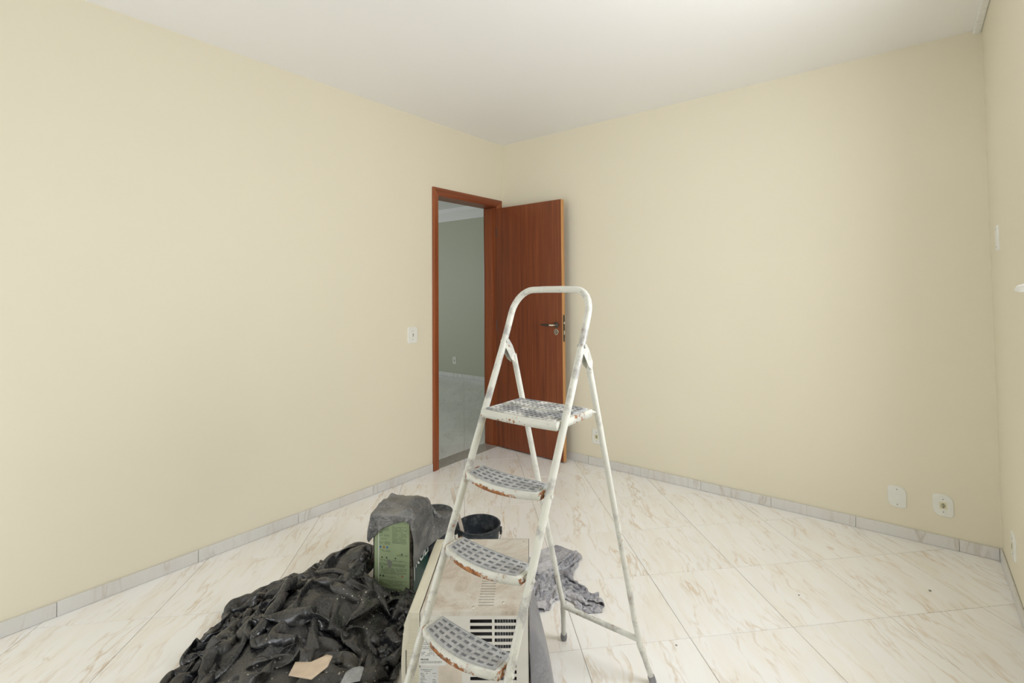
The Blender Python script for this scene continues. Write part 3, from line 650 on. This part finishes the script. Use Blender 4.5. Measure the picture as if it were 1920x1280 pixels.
mb=MB(); mb.lathe([(0,.246),(.074,.246),(.078,.251),(.0865,.252),(.0875,.243),(.0895,.243),(.089,.2555),(.079,.256),(.074,.2505),(0,.2505)],(.978,-1.686,0),36); mb.build('lid',M['bucket'],b2,smooth=40)
S0=Vector((1.175,-1.628,.014)); S1=Vector((1.050,-1.640,.375))
sd=(S1-S0).normalized(); sx_=Vector((.793,.609,0)); sx_=(sx_-sx_.dot(sd)*sd).normalized(); sn=sd.cross(sx_)
mb=MB(); mb.prism([(-.0085,0),(.0085,0),(.0085,(S1-S0).length-.01),(.004,(S1-S0).length),(-.0085,(S1-S0).length-.004)],-.0025,.0025,lambda a,b,c:tuple(S0+sx_*a+sd*b+sn*c))
pr(mb.build('mixing_stick',M['stickwood'],bevel=.0008,seg=1),'flat wooden mixing stick with dried plaster, leaning in the open black bucket','stick')

# ---------------------------------------------------------------- air conditioner
A0=Vector((1.596,-2.352,0)); ex=Vector((math.cos(math.radians(37.13)),math.sin(math.radians(37.13)),0)); ey=Vector((-ex.y,ex.x,0))
AW,AD,AH=.381,.457,.34; SE=.041
def af(a,b,z): return tuple(A0+ex*a+ey*b+Vector((0,0,z)))
ac=empty('air_conditioner',af(AW/2,AD/2,0),'beige window air conditioner resting on the floor, stained top and slotted side','air conditioner')
t=NT('ac_metal_side'); c=t.coord(); n=t.noise(c,9,4); n2=t.noise(c,160,3,.7)
M['acside']=t.out(t.mix(t.ramp(n,[(.4,0),(.7,1)]),(.64,.625,.58),(.58,.565,.52)),.42)
t=NT('ac_metal_top'); c=t.coord(); n=t.noise(t.mapping(c,scale=(1.6,1,1),rot=(0,0,-.4)),6,6,.7,.8); n2=t.noise(c,140,4,.75); n3=t.noise(c,28,5,.7)
k=t.mix(t.ramp(n,[(.40,0),(.58,1)]),(.60,.57,.51),(.50,.44,.365)); k=t.mix(t.math('MULTIPLY',t.ramp(n,[(.56,0),(.66,1)]),.75),k,(.36,.30,.23))
k=t.mix(t.math('MULTIPLY',t.ramp(n2,[(.5,0),(.7,1)]),.3),k,(.68,.66,.62)); k=t.mix(t.math('MULTIPLY',t.ramp(n3,[(.66,0),(.74,1)]),.5),k,(.78,.77,.73))
M['actop']=t.out(k,.6)
M['acfront']=plain('ac_front_plastic',(.60,.57,.46),.42,var=.07,sc=6)
M['acin']=plain('ac_inside',(.03,.03,.032),.7); M['coil']=plain('coil_metal',(.30,.31,.32),.5,.4)
# body shell: back, right side, bottom
mb=MB(); T_=.0015
mb.box((SE,AD-T_,.004),(AW,AD,AH),lambda a,b,c:af(a,b,c)); mb.box((AW-T_,0,.004),(AW,AD,AH),lambda a,b,c:af(a,b,c)); mb.box((SE,0,.004),(AW,AD,.006),lambda a,b,c:af(a,b,c)); mb.box((SE,0,.004),(SE+T_,AD,AH),lambda a,b,c:af(a,b,c))
mb.build('casing_shell',M['acside'],ac)
# side plate with slots
xs=[SE,.198,.267,.275,.343,AW]; zs=[.004]; holes=set(); zt=.316; rows=[]
for k in range(15): rows.append((zt-k*.0195-.0115,zt-k*.0195))
for a,b in reversed(rows): zs+= [a,b]
zs.append(AH-.0015)
for j in range(15):
    for i in (1,3): holes.add((i,1+2*j))
mb=holed(xs,zs,holes,lambda a,b,c:af(a,-c,b),.0018); mb.build('slotted_side',M['acside'],ac)
# top plate with fine slots
ys=[0]; 
for k in range(17): ys+=[.030+k*.0147,.0335+k*.0147]
ys.append(AD)
mb=holed([SE,.220,.270,AW],ys,{(1,1+2*k) for k in range(17)},lambda a,b,c:af(a,b,AH+c),.0018)
mb.box((SE,-.0008,AH-.012),(AW+.0008,.0,AH+.0002),lambda a,b,c:af(a,b,c)); mb.build('slotted_top',M['actop'],ac)
for x,y in ((.075,.030),(.205,.022),(.30,.045),(.36,.43),(.06,.43),(.33,.24)):
    mb=MB(); mb.lathe([(.0045,0),(.0035,.0014),(.0,.0018)],af(x,y,AH),10); mb.build('screw',M['chrome'] if x>.1 else M['brass'],ac,smooth=60)
mb=MB(); mb.box((SE+.004,.03,.01),(AW-.006,AD-.03,AH-.02),lambda a,b,c:af(a,b,c)); mb.build('inner_block',M['acin'],ac)
for k in range(7):
    mb=MB(); x=.283+.0085*k; mb.tube([af(x,.018,.012),af(x,.018,AH-.012)],.0032,8); mb.build('coil_tube',M['coil'],ac,smooth=60)
# bulged front panel
n=17; prof_=[]
for k in range(n):
    z=.003+(AH-.003)*k/(n-1); q=(z-.17)/.17; prof_.append((-.018*(1-q*q)-.0005+(.008*max(0,abs(q)-.85)/.15),z))
poly=prof_+[(SE-.0022,AH),(SE-.0022,.003)]
mb=MB(); mb.prism(poly,-.001,AD+.001,lambda a,b,c:af(a,c,b)); panel=mb.build('front_panel',M['acfront'],ac,bevel=.0015,seg=1)
mb=MB()
for k in range(62):
    z=.020+.0049*k; q=(z-.17)/.17; x0=-.018*(1-q*q)+.006; mb.box((x0+.008+.004*(k>45),-.0022,z),(SE-.006,-.001,z+.0028),lambda a,b,c:af(a,b,c))
pr(mb.build('side_ribs',M['acfront'],panel),'fine horizontal ribs on the end of the front panel',kind='stuff')
mb=MB(); mb.box((-.0035,-.0026,.12),(-.0015,-.0008,.224),lambda a,b,c:af(a,b,c)); mb.build('slot',M['dark'],panel)
for k in range(9):      # louvres across the front
    z=.05+.028*k; q=(z-.17)/.17; x0=-.018*(1-q*q)-.003
    mb=MB(); mb.box((x0-.004,.03,z),(x0+.004,AD-.12,z+.006),lambda a,b,c:af(a,b,c)); mb.build('louvre',M['acfront'],panel,bevel=.001,seg=1)
# stickers
paper=plain('sticker_paper',(.66,.665,.64),.5,var=.03); sf=lambda a,z,c:af(a,-.0003-c,z)
def sticker(name,x0,x1,z0,z1,mat,label):
    mb=MB(); mb.prism([(x0,z0),(x1,z0),(x1,z1),(x0,z1)],0,.0004,sf); return pr(mb.build(name,mat,ac),label)
s1=sticker('sticker',.038,.122,.176,.268,paper,'white energy label with a red bar'); s2=sticker('sticker',.038,.096,.070,.170,plain('sticker_grey',(.56,.57,.56),.5,var=.03),'grey specification label')
mb=MB(); mb.prism([(.040,.2565),(.120,.2565),(.120,.263),(.040,.263)],.0004,.0006,sf); mb.build('red_bar',inks['red'],s1)
mb=MB()
for z in (.246,.240,.232,.227,.222,.216,.211,.206): words(mb,sf,.045,.118 if z<.24 else .105,z,.0013,r,.8,.0006)
for z in (.184,.1875): words(mb,sf,.041,.110,z,.0012,r,.9,.0006)
pr(mb.build('small_print',M['ink'],s1),kind='stuff')
lettering('lettering','PROCEL',.0065,sf,s1,M['ink'],.043,.1925,.0007,1.1,.0002)
mb=MB(); mb.prism([(.104,.198),(.112,.198),(.1075,.2025),(.112,.204),(.104,.2045),(.108,.201)],.0004,.0007,sf); mb.build('hourglass_mark',M['ink'],s1)
lettering('lettering','Condicionador de ar',.0048,sf,s2,M['ink'],.043,.1625,.0007,.9,0); lettering('lettering','Tipo janela',.0048,sf,s2,M['ink'],.054,.1575,.0007,.9,0)
mb=MB(); zz=.1515
while zz>.076: words(mb,sf,.042,.042+r.uniform(.012,.028),zz,.0014,r,.95,.0006); words(mb,sf,.080,.091,zz,.0014,r,.7,.0006); zz-=.0048
pr(mb.build('small_print',M['ink'],s2),kind='stuff')
mb=MB(); mb.prism([(.098,.095),(.170,.100),(.172,.178),(.128,.180),(.100,.172)],.0,.0003,sf); pr(mb.build('tape_residue',plain('glue_stain',(.56,.50,.42),.6,var=.12,sc=20),ac),'brownish patch of glue left beside the labels')
# ---------------------------------------------------------------- grey sheet by the right side of the air conditioner
pf=[(0.0,.288),(.018,.262),(.036,.228),(.052,.192),(.064,.155),(.074,.118),(.081,.080),(.086,.040),(.088,.006)]
NS=26; V=[];F=[]
for i in range(NS+1):
    s=.004+.30*i/NS; k=(1-.6*(s/.304)**1.6)*min(1,i/1.5,(NS-i)/1.5)**.5
    for j,(d,z) in enumerate(pf):
        wob=.004*math.sin(9*s*6.28*.5+j*.5)+.003*math.sin(31*s+1.7*j); tt=j/(len(pf)-1)
        V.append(Vector(af(AW+.0035+max(0,d*k+wob*tt*(1-.3*k)),s,max(.003,z*(1-.10*max(0,s))-.002*math.sin(12*s)*tt))))
for i in range(NS):
    for j in range(len(pf)-1): a=i*len(pf)+j; F.append((a,a+1,a+len(pf)+1,a+len(pf)))
o0=Vector(af(AW+.05,.05,0)); me=D.meshes.new('grey_sheet'); me.from_pydata([tuple(v-o0) for v in V],[],F)
gs=link('plastic_sheet',me,M['greysheet'],None,180); gs.location=o0
ss=gs.modifiers.new('s','SUBSURF'); ss.levels=2; ss.render_levels=2; so=gs.modifiers.new('t','SOLIDIFY'); so.thickness=.0015; so.offset=1
pr(gs,'stiff grey plastic sheet leaning against the right side of the air conditioner','plastic sheet')

# ---------------------------------------------------------------- ladder
LX,LY,LT=1.968,-2.133,.011; ZP,HW,WF=1.186,.146,.56; ZX,HX,WX,PD=.164,.151,.311,.026; WR,HF=.386,.181
def lp(u,w,z): return (LX+u*math.cos(LT)+w*math.sin(LT), LY+u*math.sin(LT)-w*math.cos(LT), z)     # w runs towards the camera
fw=lambda z:WF*(ZP-z)/ZP
rwid=lambda z:-(WX*(ZP-z)/(ZP-ZX))-PD
lad=empty('step_ladder',lp(0,.1,0),'paint-splattered white metal step ladder with rusty steps, standing open mid-room','ladder')
pts=[(-HW,fw(.012),.012),(-HW,fw(.6),.6),(-HW,fw(ZP),ZP),(-HW*1.0,fw(1.24)+.002,1.24)]
def arc(sg):
    out=[]
    for k in range(9):
        a=math.pi/2*k/8; z=1.275+.073*math.sin(a); u=HW-.064*(1-math.cos(a)); out.append((sg*u,fw(z)+.004,z))
    return out
pts+=arc(-1)+[(-.03,fw(1.349)+.004,1.3492),(.03,fw(1.349)+.004,1.3492)]+arc(1)[::-1]+[(HW,fw(1.24)+.002,1.24),(HW,fw(ZP),ZP),(HW,fw(.6),.6),(HW,fw(.012),.012)]
mb=MB(); mb.tube([lp(*p) for p in pts],.0107,16); mb.build('front_frame',M['ladworn'],lad,smooth=60)
for s in (-1,1):
    top=(s*(HW-.004),rwid(1.135),1.135); bar=(s*HX,rwid(ZX),ZX); foot=(s*HF,-WR,.006)
    mb=MB(); mid=Vector(bar)
    P=[top,tuple(Vector(top).lerp(mid,.5)),tuple(Vector(top).lerp(mid,.93)),tuple(mid+Vector((0,0,.012))),tuple(mid+Vector((s*.002,-.002,-.012))),tuple(mid.lerp(Vector(foot),.3)),foot]
    mb.tube([lp(*p) for p in P],.0095,14); leg=mb.build('rear_leg',M['lad'],lad,smooth=60)
    mb=MB(); f=Vector(foot); d=(mid-f).normalized(); mb.tube([lp(*(f-d*.006+Vector((0,0,.0)))),lp(*(f+d*.004)),lp(*(f+d*.022)),lp(*(f+d*.026))],[.0105,.0122,.0122,.0105],14); mb.build('rubber_foot',M['rubber'],leg,smooth=50)
    # folded hinge bracket: flat plate from the pivot down to the rear leg
    mb=MB(); hp=[(.002,1.196),(-.010,1.190),(-.030,1.166),(-.047,1.132),(-.044,1.108),(-.022,1.122),(-.006,1.146),(.006,1.162)]
    mb.prism(hp,s*HW-.0096,s*HW-.0076,lambda a,b,c:lp(c,a,b)); mb.prism(hp,s*HW+.0076,s*HW+.0096,lambda a,b,c:lp(c,a,b))
    mb.prism([(-.010,1.190),(-.030,1.166),(-.047,1.132),(-.0455,1.120),(-.028,1.163),(-.009,1.187)],s*HW-.0094,s*HW+.0094,lambda a,b,c:lp(c,a,b))
    mb.build('hinge_bracket',M['lad'],lad,bevel=.0006,seg=1)
    for u_ in (-.0125,.0125):
        mb=MB(); mb.lathe([(.0055,0),(.004,.002),(0,.0028)],lp(s*HW+u_,.0,1.182),10,(1,0,0) if u_>0 else (-1,0,0)); mb.build('rivet',M['lad'],lad,smooth=60)
    mb=MB(); f=Vector((s*HW,fw(.012),.012)); d=(Vector((s*HW,fw(.3),.3))-f).normalized(); mb.tube([lp(*(f-d*.008)),lp(*f),lp(*(f+d*.024)),lp(*(f+d*.028))],[.0115,.0135,.0135,.0115],14); mb.build('rubber_foot',M['rubber'],lad,smooth=50)
mb=MB(); mb.tube([lp(-HX,rwid(ZX),ZX),lp(-.1,rwid(ZX),ZX-.0),lp(.1,rwid(ZX),ZX),lp(HX,rwid(ZX),ZX)],.0092,14); pr(mb.build('rear_crossbar',M['ladbar'],lad,smooth=60),'flaking crossbar between the rear legs')
def step(z,w0,w1,bow,sag,pads,cols,name,hw=.132,rim=.020,back=0,rk=1.0):
    """tread: top at z between w0 (rear) and w1 (front corners), front edge bowed out by bow"""
    NU=24
    wf=lambda u:w1+bow*(1-(u/hw)**2); wb=lambda u:w0+back*(1-(u/hw)**2); zz=lambda u:z-sag*(1-(u/hw)**2)
    f=lambda u,v,c:lp(u,wb(u)+(wf(u)-wb(u))*v,zz(u)+c)
    mb=MB(); U=[-hw+2*hw*i/NU for i in range(NU+1)]; rr=.004
    ring=[(1,-rim,0),(1,-rim*.5,0),(1,-rr,0),(1,-rr*.3,-rr*.3),(1,0,-rr),(.5,0,0),(0,0,rr),(0,-rr*.3,rr*.3),(0,-rr,0),(0,-rim,0)]
    V=[];rust=[]
    for i,u in enumerate(U):
        for v,c,dw in ring:
            p=Vector(f(u,v,c)); q=lp(u,0,0); d=Vector(lp(0,1,0))-Vector(lp(0,0,0)); V.append(tuple(p+d*dw))
            e=abs(u)/hw
            rust.append((.46*rk*(1-min(1,(abs(u+.02)/(hw*.8))**2)) if v==1 else 0)*(1.0 if c<-rim*.9 else (.62 if c<-rim*.4 else .05))+(.30*rk if e>.93 else 0)+(.10 if v==1 else .03))
    m=len(ring); F=[(i*m+j,i*m+j+1,(i+1)*m+j+1,(i+1)*m+j) for i in range(NU) for j in range(m-1)]
    # end flanges
    for i in (0,NU): F.append(tuple(i*m+j for j in range(m)))
    org=wl(lad); me=D.meshes.new(name); me.from_pydata([tuple(Vector(v)-org) for v in V],[],F)
    at=me.attributes.new('rust','FLOAT','POINT'); at.data.foreach_set('value',rust)
    bm=bmesh.new(); bm.from_mesh(me); bmesh.ops.recalc_face_normals(bm,faces=bm.faces); bm.to_mesh(me); bm.free()
    st=link(name,me,M['ladrust'],lad,35); so=st.modifiers.new('t','SOLIDIFY'); so.thickness=.0014; so.offset=-1
    for v0,v1,rows,mt in pads:
        pu=hw-.012; us=[-pu,-pu+.006]; cw=(2*pu-.012)/cols
        for k in range(cols): a=-pu+.006+k*cw; us+=[a+cw*.17,a+cw*.83]
        us.append(pu); vs=[v0,v0+.02*(v1-v0)]; rh=(v1-v0)*.94/rows; b0=v0+.03*(v1-v0); vs=[v0]
        for k in range(rows): vs+=[b0+rh*(k+.26),b0+rh*(k+.74)]
        vs.append(v1)
        hs={(2+2*i,1+2*j) for i in range(cols) for j in range(rows)}
        mb=holed(us,vs,hs,lambda a,b,c:f(a,b,.0032+c),.0016,mi_floor=1)
        P=[(us[0],v0),(us[-1],v0),(us[-1],v1),(us[0],v1)]
        E=[(us[i],v0) for i in range(len(us))]+[(us[-1],v1)]+[(us[i],v1) for i in range(len(us)-2,-1,-1)]
        for k in range(len(E)): a,b=E[k],E[(k+1)%len(E)]; mb.add([f(*a,.0032),f(*b,.0032),f(*b,.0),f(*a,.0)],[(0,1,2,3)])
        # raised border bead
        o_=MB(); L=[f(u,v0+.015,.0034) for u in us[::3]]+[f(u,v1-.015,.0034) for u in us[::-3]]; mb.tube(L,.0011,5,closed=True)
        mb.build('tread_pad',[mt,M['treadlow']],st,recalc=False)
    return st
PADS=[(.07,.90,4,M['tread'])]
for z,hw in ((.105,.132),(.281,.132),(.458,.131),(.634,.132),(.811,.133)):
    w=fw(z); step(z+.010,w-.045,w+.022,.026,.004,PADS,9,'step',hw,.019)
    for s in (-1,1):
        mb=MB(); mb.lathe([(.006,0),(.005,.003),(0,.004)],lp(s*(HW+.0095),w,z),10,(s,0,0)); mb.build('rivet',M['ladbar'],lad,smooth=60)
        mb=MB(); mb.tube([lp(s*(hw-.002),w,z+.001),lp(s*(HW-.006),w,z+.001)],.0042,8); mb.build('step_pin',M['ladrust'],lad,smooth=60)
pt=step(.986,-.070,.126,.008,.0,[(.05,.46,4,M['treadtop']),(.54,.94,4,M['treadtop'])],14,'platform',.138,.022,0,.5)
for s in (-1,1):
    mb=MB(); mb.tube([lp(s*.131,fw(.976),.976),lp(s*(HW-.006),fw(.976),.976)],.005,8); mb.build('step_pin',M['ladrust'],lad,smooth=60)
    mb=MB(); mb.tube([lp(s*.131,rwid(.976)+.022,.976),lp(s*(HW-.002),rwid(.976)+.004,.976)],.005,8); mb.build('step_pin',M['ladrust'],lad,smooth=60)
    mb=MB(); mb.lathe([(.0055,0),(.0045,.002),(0,.003)],lp(s*.1345,.035,.974),10,(s,0,0)); mb.build('rivet',M['ladrust'],lad,smooth=60)

# ---------------------------------------------------------------- small litter
def scrap(name,c,poly,h,yaw,label,cat,mat,curl=.02,th=.002):
    mb=MB(); cy_,sy_=math.cos(yaw),math.sin(yaw); N=len(poly); c=Vector(c); V=[];rings=5
    for k in range(rings+1):
        t=k/rings
        for x,y in poly: X,Y=x*t,y*t; V.append((c.x+X*cy_-Y*sy_,c.y+X*sy_+Y*cy_,c.z+h+curl*((x*t)/.05)**2+.004*math.sin(40*X+3*Y)))
    F=[(k*N+j,k*N+(j+1)%N,(k+1)*N+(j+1)%N,(k+1)*N+j) for k in range(1,rings) for j in range(N)]+[tuple(N+j for j in range(N))]
    mb.v=[tuple(v) for v in V[N:]]; mb.f=[tuple(i-N for i in f) for f in F]; mb.mi=[0]*len(F)
    mb.v=[tuple(Vector(v)-c) for v in mb.v]
    o=mb.build(name,mat,None,smooth=50); o.location=c; so=o.modifiers.new('t','SOLIDIFY'); so.thickness=th
    return pr(o,label,cat)
CB=plain('raw_cardboard',(.62,.50,.38),.8,var=.1,sc=20)
scrap('cardboard_piece',(1.335,-2.515,.150),[(-.055,-.05),(.02,-.055),(.055,-.02),(.050,.028),(.025,.045),(-.02,.022),(-.06,.0)],.0,.62,'torn beige cardboard scrap lying on the black tarp, at the bottom edge','cardboard',CB,.012,.003)
scrap('plastic_scrap',(1.455,-2.445,.140),[(-.03,-.045),(.03,-.04),(.024,.018),(.008,.032),(-.016,.028),(-.03,.004)],.0,.65,'small crumpled grey plastic scrap on the black tarp near the air conditioner','plastic scrap',M['clear'],.02)
for k,(x,y,lb) in enumerate(((2.912,-.52,'dark grit crumb on the tiles in front of the socket by the right corner'),(2.455,-.90,'tiny dark crumb on the bright tiles, middle of the right side'),(2.14,-1.52,'tiny grey crumb on the bright tiles near the ladder\'s rear leg'))):
    mb=MB(); s=.005 if k==0 else .0035; mb.box((x-s,y-s*.7,0),(x+s,y+s*.6,s)); o=mb.build('grit',M['screw'],None,bevel=.001,seg=1); pr(o,lb,'debris')
